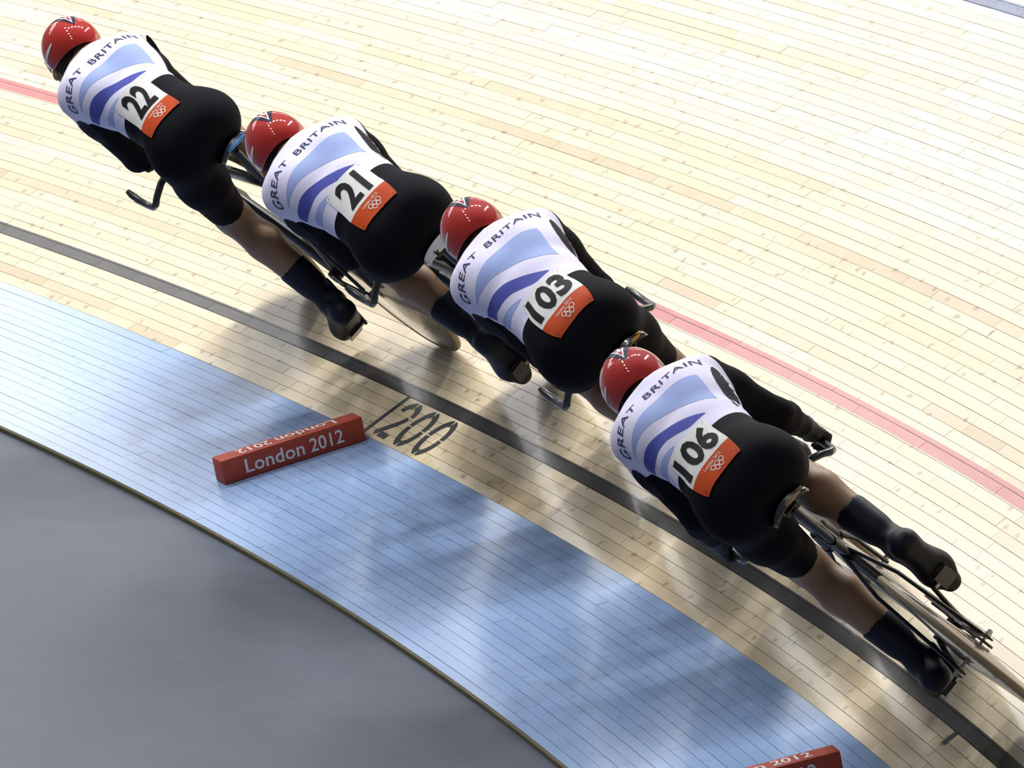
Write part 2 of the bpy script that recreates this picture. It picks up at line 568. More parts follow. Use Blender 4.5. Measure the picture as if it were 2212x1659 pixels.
# ------------------------------------------------------------------ text
_tcache = {}
def text_mesh(txt, size=1.0, offset=0.0, spacing=1.0):
    """flat triangles of a string, centred, cap height about 0.7*size; returns (verts2d, faces)"""
    key = (txt, size, offset, spacing)
    if key in _tcache: return _tcache[key]
    cu = bpy.data.curves.new('t', 'FONT')
    cu.body = txt
    cu.size = size
    cu.offset = offset
    cu.space_character = spacing
    cu.resolution_u = 3
    o = bpy.data.objects.new('t', cu)
    COL.objects.link(o)
    dg = bpy.context.evaluated_depsgraph_get()
    me = bpy.data.meshes.new_from_object(o.evaluated_get(dg))
    bpy.data.objects.remove(o)
    bm = bmesh.new()
    bm.from_mesh(me)
    bmesh.ops.remove_doubles(bm, verts=bm.verts, dist=size * 1e-4)
    bmesh.ops.triangulate(bm, faces=bm.faces)
    for _ in range(4):
        lg = [e for e in bm.edges if e.calc_length() > size * 0.16]
        if not lg: break
        bmesh.ops.subdivide_edges(bm, edges=lg, cuts=1)
        bmesh.ops.triangulate(bm, faces=bm.faces)
    vs = [(v.co.x, v.co.y) for v in bm.verts]
    bm.verts.index_update()
    fs = [tuple(v.index for v in f.verts) for f in bm.faces]
    bm.free()
    bpy.data.meshes.remove(me)
    x0, x1 = min(v[0] for v in vs), max(v[0] for v in vs)
    y0, y1 = min(v[1] for v in vs), max(v[1] for v in vs)
    vs = [(v[0] - (x0 + x1) / 2, v[1] - (y0 + y1) / 2) for v in vs]
    _tcache[key] = (vs, fs, x1 - x0, y1 - y0)
    return _tcache[key]

# ------------------------------------------------------------------ foam marker blocks
def foam_block(s_mid, w_in, w_out, label, yaw=0.0, flip=1):
    L, wd, ht = w_in - w_out, 0.076, 0.080
    c = tpoint(s_mid, (w_in + w_out) / 2, 'blue', 0.0)
    out, fwd, nrm = tframe(s_mid, 'blue')
    root = empty('foam_marker')
    R = Matrix.Rotation(yaw, 3, nrm)
    ex, ey = R @ out, R @ fwd
    m = Matrix.Identity(4)
    for r in range(3):
        m[r][0], m[r][1], m[r][2], m[r][3] = ex[r], ey[r], nrm[r], c[r] + nrm[r] * 0.0006
    root.matrix_world = m
    tag(root, label, 'foam block', 'foam markers on the blue band')
    bm = bmesh.new()
    bmesh.ops.create_cube(bm, size=1.0)
    for v in bm.verts:
        v.co = Vector((v.co.x * L, v.co.y * wd, (v.co.z + 0.5) * ht))
    bmesh.ops.bevel(bm, geom=bm.edges, offset=0.004, segments=2, affect='EDGES', profile=0.5)
    sharp(bm_obj('block', bm, M['foam'], root), 30)
    for word, cx_, frac in (('London', -0.135, 0.415), ('2012', 0.232, 0.235)):
        vs, fs, tw, th = text_mesh(word, 1.0, 0.012, 1.02)
        k, ky = L * frac / tw, 0.046 / th
        mesh_obj('lettering', [(L * cx_ + x * k, -wd / 2 - 0.0008, ht * 0.5 + y * ky) for x, y in vs], fs, M['white'], root, False)
        mesh_obj('lettering', [(-flip * (L * cx_ + x * k), wd * 0.02 - flip * y * ky, ht + 0.0008) for x, y in vs], fs, M['white'], root, False)
    return root
foam_block(3.835, 0.522, 0.020, 'red foam marker block lettered in white, beside the painted 200')
foam_block(-0.765, 0.632, 0.130, 'red foam marker block cut off by the bottom edge of the picture', flip=-1)

# ------------------------------------------------------------------ signed distance tools
def smin(a, b, k):
    h = np.clip(0.5 + 0.5 * (b - a) / k, 0, 1)
    return b * (1 - h) + a * h - k * h * (1 - h)
def cone(P, a, b, ra, rb):
    a, b = np.array(a, np.float32), np.array(b, np.float32)
    d = b - a
    t = np.clip(((P - a) @ d) / float(d @ d), 0, 1)
    q = P - a - t[..., None] * d
    return np.sqrt((q * q).sum(-1)) - (ra + (rb - ra) * t)
def ell(P, c, r, R=None):
    q = P - np.array(c, np.float32)
    if R is not None: q = q @ np.array(R, np.float32)
    r = np.array(r, np.float32)
    k = np.sqrt(((q / r) ** 2).sum(-1))
    return (k - 1) * float(min(r)) * (0.6 + 0.4 * float(sorted(r)[1] / min(r)))
def plane(P, c, n):
    n = np.array(n, np.float32)
    n = n / np.linalg.norm(n)
    return (P - np.array(c, np.float32)) @ n
def torso_sdf(P, sec, xo, ro):
    """sec: list of (y, z, half width, half depth) along the spine; xo / ro: sideways shift and roll at a given y"""
    C_ = [np.array((xo(s[0]), s[0], s[1]), np.float32) for s in sec]
    D = None
    for i in range(len(sec) - 1):
        a, b = C_[i], C_[i + 1]
        d = b - a
        L2 = float(d @ d)
        t = np.clip(((P - a) @ d) / L2, 0, 1)
        q = P - a - t[..., None] * d
        hw = sec[i][2] + (sec[i + 1][2] - sec[i][2]) * t
        hd = sec[i][3] + (sec[i + 1][3] - sec[i][3]) * t
        dn = d / math.sqrt(L2)
        ax = q @ dn
        n0 = q[..., 2] * dn[1] - q[..., 1] * dn[2]
        x0 = q[..., 0]
        rho = ro(sec[i][0]) + (ro(sec[i + 1][0]) - ro(sec[i][0])) * t
        cr, sr = np.cos(rho), np.sin(rho)
        x1, n1 = x0 * cr - n0 * sr, x0 * sr + n0 * cr
        k = np.sqrt((np.abs(x1) / hw) ** 2.3 + (np.abs(n1) / hd) ** 2.3 + (np.abs(ax) / (0.9 * hd)) ** 2.3 + 1e-9)
        k = k ** (2.0 / 2.3)
        e = (k - 1) * np.minimum(hw, hd)
        D = e if D is None else smin(D, e, 0.03)
    return D
def sec_fns(r):
    def xo(y):
        u = min(1, max(0, (y - 0.30) / 0.45))
        return r['pel_x'] * (1 - u) + r.get('sh_x', 0.0) * u
    def ro(y):
        u = min(1, max(0, (y - 0.30) / 0.45))
        return math.radians(r['torso_roll']) * u * u * (3 - 2 * u)
    return xo, ro
def tp(r, y, z, x):
    """torso point: (y, z) on the unrolled body, x sideways"""
    xo, ro = sec_fns(r)
    zs = np.interp(y, [q[0] for q in r['sec']], [q[1] for q in r['sec']])
    c, s_ = math.cos(ro(y)), math.sin(ro(y))
    n = z - zs
    return Vector((xo(y) + x * c + n * s_, y, zs - x * s_ + n * c))
def surface_nets(V, org, res):
    nx, ny, nz = V.shape
    ins = V < 0
    c = np.zeros((nx - 1, ny - 1, nz - 1), np.int8)
    for i in (0, 1):
        for j in (0, 1):
            for k in (0, 1):
                c += ins[i:nx - 1 + i, j:ny - 1 + j, k:nz - 1 + k]
    act = (c > 0) & (c < 8)
    idx = -np.ones(act.shape, np.int64)
    A = np.argwhere(act)
    idx[act] = np.arange(len(A))
    sm = np.zeros((len(A), 3))
    cn = np.zeros(len(A))
    cor = [(i, j, k) for i in (0, 1) for j in (0, 1) for k in (0, 1)]
    for a in range(8):
        for b in range(a + 1, 8):
            p, q = np.array(cor[a]), np.array(cor[b])
            if abs(p - q).sum() != 1: continue
            va = V[A[:, 0] + p[0], A[:, 1] + p[1], A[:, 2] + p[2]].astype(float)
            vb = V[A[:, 0] + q[0], A[:, 1] + q[1], A[:, 2] + q[2]].astype(float)
            m = (va < 0) != (vb < 0)
            t = np.where(m, va / np.where(m, va - vb, 1), 0)
            pt = p + t[:, None] * (q - p)
            sm[m] += pt[m]
            cn[m] += 1
    verts = (A + sm / cn[:, None]) * res + np.array(org)
    faces = []
    for ax in range(3):
        u, v = (ax + 1) % 3, (ax + 2) % 3
        sl0 = [slice(None)] * 3
        sl1 = [slice(None)] * 3
        sl0[ax] = slice(0, -1)
        sl1[ax] = slice(1, None)
        diff = ins[tuple(sl0)] != ins[tuple(sl1)]
        E_ = np.argwhere(diff)
        ok = (E_[:, u] > 0) & (E_[:, v] > 0) & (E_[:, u] < V.shape[u] - 1) & (E_[:, v] < V.shape[v] - 1)
        E_ = E_[ok]
        if not len(E_): continue
        du, dv = np.zeros(3, int), np.zeros(3, int)
        du[u], dv[v] = 1, 1
        g = lambda e: idx[e[:, 0], e[:, 1], e[:, 2]]
        q = np.stack([g(E_ - du - dv), g(E_ - dv), g(E_), g(E_ - du)], 1)
        first_in = ins[E_[:, 0], E_[:, 1], E_[:, 2]]
        q[~first_in] = q[~first_in][:, ::-1]
        faces.append(q)
    return verts, np.concatenate(faces)
def grid(lo, hi, res):
    ax = [np.arange(lo[i], hi[i] + res, res, dtype=np.float32) for i in range(3)]
    return np.stack(np.meshgrid(*ax, indexing='ij'), -1)
def sdf_obj(name, fn, lo, hi, res, mat, parent, relax=1):
    P = grid(lo, hi, res)
    v, f = surface_nets(fn(P), lo, res)
    me = bpy.data.meshes.new(name)
    me.from_pydata(v.tolist(), [], f.tolist())
    if relax:
        bm = bmesh.new()
        bm.from_mesh(me)
        for _ in range(relax):
            bmesh.ops.smooth_vert(bm, verts=bm.verts, factor=0.5, use_axis_x=True, use_axis_y=True, use_axis_z=True)
        bm.to_mesh(me)
        bm.free()
    me.polygons.foreach_set('use_smooth', [True] * len(me.polygons))
    me.materials.append(mat)
    me.update()
    o = bpy.data.objects.new(name, me)
    COL.objects.link(o)
    o.parent = parent
    return o

# ------------------------------------------------------------------ bicycles
def rider_matrix(s, lane, L):
    c = tpoint(s, lane, 'wood', 0.0)
    ps = psi(s + 0.5)
    fwd = Vector((-math.sin(ps), math.cos(ps), 0))
    out = Vector((math.cos(ps), math.sin(ps), 0))
    up = -out * math.sin(L) + Vector((0, 0, 1)) * math.cos(L)
    side = out * math.cos(L) + Vector((0, 0, 1)) * math.sin(L)
    m = Matrix.Identity(4)
    for r in range(3):
        m[r][0], m[r][1], m[r][2], m[r][3] = side[r], fwd[r], up[r], c[r]
    return m
WR = 0.335
BB = Vector((0, 0.40, 0.28))
CRANK = 0.170
def pedal_pos(side, ang):
    a = math.radians(ang)
    return Vector((side * 0.118, BB.y + CRANK * math.sin(a), BB.z + CRANK * math.cos(a)))
def wheel(root, y, name, axle_x):
    w = MB().lathe((0, y, WR), (1, 0, 0), [(0.003, -0.034), (0.028, -0.034), (0.06, -0.030), (0.30, -0.0125), (0.3155, -0.0095), (0.3155, 0.0095), (0.30, 0.0125), (0.06, 0.030), (0.028, 0.034), (0.003, 0.034)], 72).build(name, M['disc'], root)
    t = MB()
    rings = []
    for k in range(72):
        a = 2 * math.pi * k / 72
        d = Vector((0, math.cos(a), math.sin(a)))
        rings.append([Vector((0, y, WR)) + d * (0.3235 + 0.0115 * math.cos(j * math.pi / 4)) + Vector((0.0115 * math.sin(j * math.pi / 4), 0, 0)) for j in range(8)])
    t.ring_loft(rings, wrap=True).build('tyre', M['tyre'], w)
    ax = MB().tube([(-axle_x, y, WR), (axle_x, y, WR)], 0.005, 8)
    ax.build('axle', M['steel'], w)
    for sx in (-1, 1):
        MB().lathe((sx * (axle_x - 0.012), y, WR), (sx, 0, 0), [(0.001, 0.014), (0.008, 0.012), (0.010, 0.0), (0.010, -0.006), (0.005, -0.008)], 6).build('axle_nut', M['steel'], w, smooth=False)
    # hub caps
    return w
def loft_yz(rings_def, n=18):
    """rings (y, zc, halfwidth, halfheight) -> closed superellipse rings"""
    out = []
    for y, z, a, b in rings_def:
        out.append([Vector((a * math.cos(2 * math.pi * k / n), y, z + b * math.sin(2 * math.pi * k / n))) for k in range(n)])
    return out
def build_saddle(root, style):
    zt = 0.980
    prof = [(0.130, 0.030, 0.060), (0.140, 0.018, 0.069), (0.165, 0.009, 0.072), (0.20, 0.005, 0.066), (0.25, 0.003, 0.046), (0.30, 0.002, 0.028), (0.36, 0.001, 0.020), (0.40, -0.002, 0.018), (0.41, -0.008, 0.012)]
    mainm = {'black': 'saddle_black', 'blue': 'saddle_black', 'white': 'saddle_white', 'orange': 'saddle_black'}[style]
    mb = MB()
    rings = []
    n = 20
    for y, dz, hw in prof:
        rg = []
        for k in range(n):
            a = 2 * math.pi * k / n
            x = hw * math.cos(a)
            zz = math.sin(a)
            crown = 0.014 * (1 - (x / (hw + 1e-6)) ** 2)
            z = zt - 0.012 + dz * 0.6 + (crown if zz > 0 else crown - 0.016) - 0.10 * x * x / max(hw, 0.02)
            rg.append(Vector((x, y, z + 0.004 * zz)))
        rings.append(rg)
    sd = mb.ring_loft(rings).build('saddle', M[mainm], root, split=False)
    for sx in (-1, 1):
        MB().tube([(sx * 0.018, 0.37, 0.955), (sx * 0.022, 0.28, 0.938), (sx * 0.022, 0.20, 0.938), (sx * 0.026, 0.145, 0.966)], 0.0035, 8).build('rail', M['steel'], sd)
    # rear edge panel in its own colour
    edge = {'black': 'saddle_tan', 'blue': 'saddle_blue', 'white': 'saddle_white', 'orange': 'saddle_orange'}[style]
    e = MB()
    rings = []
    xs = {'black': (-0.005, 0.066), 'blue': (-0.030, 0.050), 'white': (-0.066, 0.066), 'orange': (0.020, 0.062)}[style]
    for k in range(13):
        x = xs[0] + (xs[1] - xs[0]) * k / 12
        y = 0.128 + 9.0 * x * x * 0.35
        z = 0.984 - 0.9 * x * x / 0.069 * 0.12 + 0.003
        h = {'black': 0.007, 'blue': 0.017, 'white': 0.020, 'orange': 0.006}[style]
        h *= math.sqrt(max(0.06, 1 - ((k - 6) / 6.2) ** 2))
        if style == 'blue': h *= 0.45 + 0.8 * abs(k / 12 - 0.35)
        rings.append([Vector((x, y - 0.006, z - h)), Vector((x, y - 0.009, z)), Vector((x, y + 0.004, z + h * 0.9)), Vector((x, y + 0.010, z - h * 0.6))])
    e.ring_loft(rings).build('rear_panel', M[edge], sd)
    if style == 'white':
        for dx, t in ((-0.022, 'k'), (0.012, ':')):
            vs, fs, tw, th = text_mesh(t, 0.030, 0.001)
            mesh_obj('logo', [(dx + x, 0.1175 + 3.15 * dx * dx, 0.978 + y) for x, y in vs], fs, M['ink'], sd, False)
    return sd
def build_bike(r):
    root = empty('track_bicycle')
    root.matrix_world = rider_matrix(r['s'], r['lane'], r['L'])
    tag(root, r['bike_label'], 'bicycle', 'track bicycles in the pursuit line')
    f = MB()
    seat = Vector((0, 0.215, 0.79))
    f.tube([BB, (0, 0.33, 0.48), seat], [(0.019, 0.032), (0.016, 0.034), (0.013, 0.030)], 12, up=(1, 0, 0))
    f.v, f.f = [], []
    def aero(pts, rs):
        f.tube(pts, rs, 12, up=(1, 0, 0))
    # section radii: (in-plane, sideways) because the reference axis is sideways
    aero([BB, (0, 0.31, 0.52), seat], [(0.033, 0.021), (0.034, 0.016), (0.030, 0.014)])
    aero([(0, 0.41, 0.29), (0, 0.62, 0.45), (0, 0.86, 0.61)], [(0.034, 0.024), (0.036, 0.020), (0.032, 0.018)])
    aero([seat - Vector((0, -0.01, 0.02)), (0, 0.52, 0.745), (0, 0.845, 0.715)], [(0.020, 0.016), (0.022, 0.017), (0.026, 0.018)])
    aero([(0, 0.870, 0.560), (0, 0.845, 0.660), (0, 0.830, 0.755)], [(0.026, 0.021), (0.028, 0.021), (0.024, 0.020)])
    for sx in (-1, 1):
        aero([(sx * 0.010, 0.235, 0.735), (sx * 0.045, 0.15, 0.60), (sx * 0.058, 0.015, 0.35)], [(0.014, 0.007), (0.012, 0.006), (0.011, 0.006)])
        aero([(sx * 0.032, 0.37, 0.285), (sx * 0.042, 0.30, 0.29), (sx * 0.060, 0.015, 0.328)], [(0.019, 0.009), (0.017, 0.008), (0.014, 0.006)])
        f.box((sx * 0.060, 0.0, 0.337), (0.003, 0, 0), (0, 0.030, 0), (0, 0, 0.014))
    f.lathe(BB, (1, 0, 0), [(0.001, -0.036), (0.022, -0.036), (0.024, -0.02), (0.024, 0.02), (0.022, 0.036), (0.001, 0.036)], 24)
    f.build('frame', M['carbon'], root)
    k = MB()
    k.tube([(0, 0.865, 0.60), (0, 0.885, 0.55), (0, 0.893, 0.52)], [(0.024, 0.030), (0.022, 0.034), (0.018, 0.036)], 12, up=(1, 0, 0))
    for sx in (-1, 1):
        k.tube([(sx * 0.028, 0.893, 0.535), (sx * 0.046, 0.925, 0.48), (sx * 0.050, 0.995, 0.330)], [(0.020, 0.009), (0.019, 0.007), (0.012, 0.006)], 12, up=(1, 0, 0))
    k.build('fork', M['carbon'], root)
    wheel(root, 0.0, 'rear_wheel', 0.080)
    wheel(root, 1.0, 'front_wheel', 0.068)
    MB().tube([(0, 0.222, 0.77), (0, 0.195, 0.88), (0, 0.185, 0.945)], [(0.026, 0.012), (0.024, 0.011), (0.018, 0.012)], 12, up=(1, 0, 0)).build('seatpost', M['carbon'], root)
    MB().box((0, 0.20, 0.942), (0.026, 0, 0), (0, 0.022, 0), (0, 0, 0.008)).build('seat_clamp', M['bar'], root, smooth=False)
    build_saddle(root, r['saddle'])
    # base bar: a flat wing with forward horns
    MB().tube([(0, 0.82, 0.762), (0, 0.86, 0.765), (0, 0.905, 0.755)], [(0.020, 0.020), (0.020, 0.018), (0.017, 0.017)], 12).build('stem', M['carbon'], root)
    h = MB()
    pts, rad = [], []
    for sx in (-1, 1):
        pp = [(sx * 0.0, 0.905, 0.752), (sx * 0.07, 0.902, 0.750), (sx * 0.13, 0.895, 0.742), (sx * 0.172, 0.893, 0.722), (sx * 0.192, 0.898, 0.704), (sx * 0.200, 0.918, 0.695), (sx * 0.201, 0.97, 0.695), (sx * 0.201, 1.02, 0.703), (sx * 0.200, 1.055, 0.722), (sx * 0.199, 1.068, 0.737)]
        rr = [(0.020, 0.010), (0.020, 0.010), (0.019, 0.010), (0.016, 0.011), (0.013, 0.012), (0.012, 0.012), (0.012, 0.0125), (0.0125, 0.0125), (0.012, 0.012), (0.008, 0.008)]
        h.tube(pp, rr, 12)
    h.build('handlebar', M['bar'], root)
    for sx in (-1, 1):
        e = MB().tube([(sx * 0.055, 0.84, 0.795), (sx * 0.052, 1.00, 0.800), (sx * 0.050, 1.10, 0.815), (sx * 0.048, 1.155, 0.850)], 0.0105, 10).build('extension_bar', M['bar'], root)
        MB().tube([(sx * 0.055, 0.90, 0.750), (sx * 0.055, 0.90, 0.795)], 0.012, 10).build('riser', M['bar'], e)
        pd = MB()
        rg = []
        for q in range(7):
            x = -0.045 + 0.09 * q / 6
            zz = 0.816 + 6.0 * x * x
            rg.append([Vector((sx * 0.100 + x, 0.835, zz)), Vector((sx * 0.100 + x, 0.925, zz)), Vector((sx * 0.100 + x, 0.925, zz + 0.012)), Vector((sx * 0.100 + x, 0.835, zz + 0.012))])
        pd.ring_loft(rg).build('arm_pad', M['rubber'], e)
    # drive train
    ch = MB()
    R_ = 0.108
    prof = []
    n = 104
    outer = [Vector((0.045, BB.y + (R_ if j % 2 else R_ - 0.007) * math.cos(2 * math.pi * j / n), BB.z + (R_ if j % 2 else R_ - 0.007) * math.sin(2 * math.pi * j / n))) for j in range(n)]
    inner = [Vector((0.045, BB.y + 0.075 * math.cos(2 * math.pi * j / n), BB.z + 0.075 * math.sin(2 * math.pi * j / n))) for j in range(n)]
    dx = Vector((0.004, 0, 0))
    ch.ring_loft([outer, inner, [v - dx for v in inner], [v - dx for v in outer]], wrap=True)
    for j in range(5):
        a = 2 * math.pi * j / 5
        ch.tube([(0.046, BB.y, BB.z), (0.044, BB.y + 0.085 * math.cos(a), BB.z + 0.085 * math.sin(a))], 0.010, 6)
    ch.build('chainring', M['carbon'], root, smooth=False)
    cg = MB()
    n = 28
    o_ = [Vector((0.045, (0.031 if j % 2 else 0.026) * math.cos(2 * math.pi * j / n), WR + (0.031 if j % 2 else 0.026) * math.sin(2 * math.pi * j / n))) for j in range(n)]
    i_ = [Vector((0.045, 0.017 * math.cos(2 * math.pi * j / n), WR + 0.017 * math.sin(2 * math.pi * j / n))) for j in range(n)]
    cg.ring_loft([o_, i_, [v - dx for v in i_], [v - dx for v in o_]], wrap=True).build('sprocket', M['steel'], root, smooth=False)
    for sg, nm in ((1, 'chain'),):
        c = MB()
        loop = []
        for a in range(-80, 81, 16):
            loop.append(Vector((0.043, BB.y + (R_ + 0.001) * math.cos(math.radians(a)), BB.z + (R_ + 0.001) * math.sin(math.radians(a)))))
        for a in range(98, 263, 20):
            loop.append(Vector((0.043, 0.031 * math.cos(math.radians(a)), WR + 0.031 * math.sin(math.radians(a)))))
        rings = []
        for i, p_ in enumerate(loop):
            t = (loop[(i + 1) % len(loop)] - loop[i - 1]).normalized()
            u = t.cross(Vector((1, 0, 0))).normalized()
            rings.append([p_ + u * 0.004 + Vector((0.004, 0, 0)), p_ - u * 0.004 + Vector((0.004, 0, 0)), p_ - u * 0.004 - Vector((0.004, 0, 0)), p_ + u * 0.004 - Vector((0.004, 0, 0))])
        c.ring_loft(rings, wrap=True).build('chain', M['bar'], root)
    for sd, ang in ((1, r['crank']), (-1, r['crank'] + 180)):
        pp = pedal_pos(sd, ang)
        a0 = Vector((sd * 0.055, BB.y, BB.z))
        a1 = Vector((sd * 0.072, pp.y, pp.z))
        ck = MB().tube([a0 - (a1 - a0) * 0.10, a0, (a0 + a1) / 2, a1, a1 + (a1 - a0) * 0.07], [(0.014, 0.008), (0.019, 0.009), (0.014, 0.0075), (0.013, 0.007), (0.007, 0.005)], 12, up=(1, 0, 0)).build('crank', M['carbon'], root)
        pd = MB().tube([a1, (sd * 0.145, pp.y, pp.z)], 0.0065, 10).build('pedal', M['steel'], ck)
        tp = math.radians(r['toe'][sd])
        fy, fz = Vector((0, math.cos(tp), -math.sin(tp))), Vector((0, math.sin(tp), math.cos(tp)))
        MB().box(pp, (0.026, 0, 0), fy * 0.034, fz * 0.008).build('pedal_body', M['bar'], pd, smooth=False)
    return root

# ------------------------------------------------------------------ riders
def leg_joints(sd, r):
    pp = pedal_pos(sd, r['crank'] + (0 if sd > 0 else 180))
    tp = math.radians(r['toe'][sd])
    fy, fz = Vector((0, math.cos(tp), -math.sin(tp))), Vector((0, math.sin(tp), math.cos(tp)))
    ball = pp + fz * 0.040
    ank = ball - fy * 0.115 + fz * 0.062
    ank.x = sd * 0.108
    heel = ball - fy * 0.165 - fz * 0.005
    toe = ball + fy * 0.070 - fz * 0.006
    hip = Vector((r['pel_x'] + sd * 0.080, 0.255, 1.045))
    d = ank - hip
    a, b = 0.435, 0.435
    D = min(d.length, a + b - 0.004)
    c = (a * a - b * b + D * D) / (2 * D)
    h = math.sqrt(max(a * a - c * c, 0))
    u = d.normalized()
    kd = Vector((0, 1, 0.25))
    kd = (kd - u * kd.dot(u)).normalized()
    knee = hip + u * c + kd * h
    knee.x -= sd * 0.008
    return dict(hip=hip, knee=knee, ank=ank, heel=heel, ball=ball, toe=toe, fy=fy, fz=fz, pp=pp)
def arm_joints(sd, r):
    sh = tp(r, 0.795, 1.190, sd * 0.136 * r.get('wscale', 1.0))
    mode = r['arms']
    if mode == 'aero':
        return sh, Vector((sd * 0.128, 0.880, 0.872)), Vector((sd * 0.056, 1.115, 0.872))
    el = Vector((sd * 0.182, 0.845, 0.915))
    return sh, el, Vector((sd * 0.202, 1.005, 0.775))

def body_groups(P, r, J, A):
    T = torso_sdf(P, r['sec'], *sec_fns(r))
    for sd in (-1, 1):
        T = smin(T, ell(P, tp(r, 0.240, 1.060, sd * 0.060 * r.get('wscale', 1.0)), (0.080, 0.092, 0.088)), 0.07)
        T = smin(T, cone(P, tp(r, 0.785, 1.215, sd * 0.115 * r.get('wscale', 1.0)), tp(r, 0.86, 1.228, sd * 0.035), 0.050, 0.050), 0.05)
        T = smin(T, ell(P, tp(r, 0.70, 1.195, sd * 0.080), (0.070, 0.11, 0.082)), 0.05)
    T = smin(T, ell(P, tp(r, 0.80, 1.215, 0), (0.07, 0.08, 0.06)), 0.05)
    legs = []
    for sd in (-1, 1):
        j = J[sd]
        th = cone(P, j['hip'], j['hip'].lerp(j['knee'], 0.45), 0.082, 0.079)
        th = smin(th, cone(P, j['hip'].lerp(j['knee'], 0.4), j['knee'], 0.080, 0.056), 0.03)
        legs.append(th)
    arms = []
    for sd in (-1, 1):
        sh, el, wr = A[sd]
        a = cone(P, sh, sh.lerp(el, 0.35), 0.057, 0.052)
        a = smin(a, cone(P, sh.lerp(el, 0.3), el, 0.052, 0.040), 0.03)
        f = cone(P, el, el.lerp(wr, 0.3), 0.040, 0.042)
        f = smin(f, cone(P, el.lerp(wr, 0.25), wr, 0.042, 0.027), 0.02)
        arms.append((a, f))
    return T, legs, arms
def shank_sdf(P, j):
    calf = j['knee'].lerp(j['ank'], 0.30) - Vector((0, 0.020, 0.0)) - Vector((0, 0.012, -0.004))
    d = cone(P, j['knee'], j['ank'], 0.052, 0.034)
    d = smin(d, cone(P, j['knee'].lerp(j['ank'], 0.08), calf, 0.046, 0.056), 0.03)
    d = smin(d, cone(P, calf, j['ank'].lerp(j['knee'], 0.22), 0.056, 0.036), 0.03)
    return d
def foot_sdf(P, j):
    d = cone(P, j['ank'], j['heel'] + j['fz'] * 0.012, 0.036, 0.034)
    d = smin(d, cone(P, j['heel'] + j['fz'] * 0.008, j['ball'], 0.033, 0.041), 0.03)
    d = smin(d, cone(P, j['ank'] + j['fy'] * 0.02, j['ball'] + j['fz'] * 0.004, 0.036, 0.038), 0.03)
    d = smin(d, cone(P, j['ball'], j['toe'], 0.041, 0.028), 0.03)
    # flat sole
    sole = -plane(P, j['ball'] - j['fz'] * 0.030, j['fz'])
    return np.maximum(d, sole)
HEADC = Vector((0, 1.018, 1.246))
def head_axes(r):
    """right, forward, up axes of the head in bike coordinates"""
    ro, pi_ = math.radians(r['roll']), math.radians(r['pitch'])
    f = Vector((0, math.cos(pi_), -math.sin(pi_)))
    u0 = Vector((0, math.sin(pi_), math.cos(pi_)))
    u = u0 * math.cos(ro) + Vector((1, 0, 0)) * math.sin(ro)
    s = f.cross(u)
    return s, f, u
def head_sdf(P, r):
    s, f, u = head_axes(r)
    c = HEADC + r['head'] - u * 0.030
    R = np.array([[s[i], f[i], u[i]] for i in range(3)], np.float32)
    q = (P - np.array(c, np.float32)) @ R
    d = ell(q, (0, -0.005, 0.022), (0.072, 0.094, 0.085))
    d = smin(d, ell(q, (0, 0.040, -0.060), (0.052, 0.050, 0.062)), 0.03)       # face and jaw
    d = smin(d, cone(q, (0, 0.088, -0.028), (0, 0.108, -0.062), 0.010, 0.014), 0.012)   # nose
    d = smin(d, ell(q, (0, 0.083, -0.088), (0.026, 0.010, 0.009)), 0.008)       # lips
    d = smin(d, ell(q, (0, 0.075, -0.115), (0.022, 0.020, 0.018)), 0.015)       # chin
    for sd in (-1, 1):
        d = smin(d, ell(q, (sd * 0.074, -0.005, -0.040), (0.010, 0.020, 0.030)), 0.008)  # ears
        eye = ell(q, (sd * 0.032, 0.088, -0.012), (0.018, 0.014, 0.012))
        d = np.maximum(d, -eye + 0.0)
        d = smin(d, ell(q, (sd * 0.032, 0.074, -0.012), (0.013, 0.013, 0.012)), 0.004)
    return d
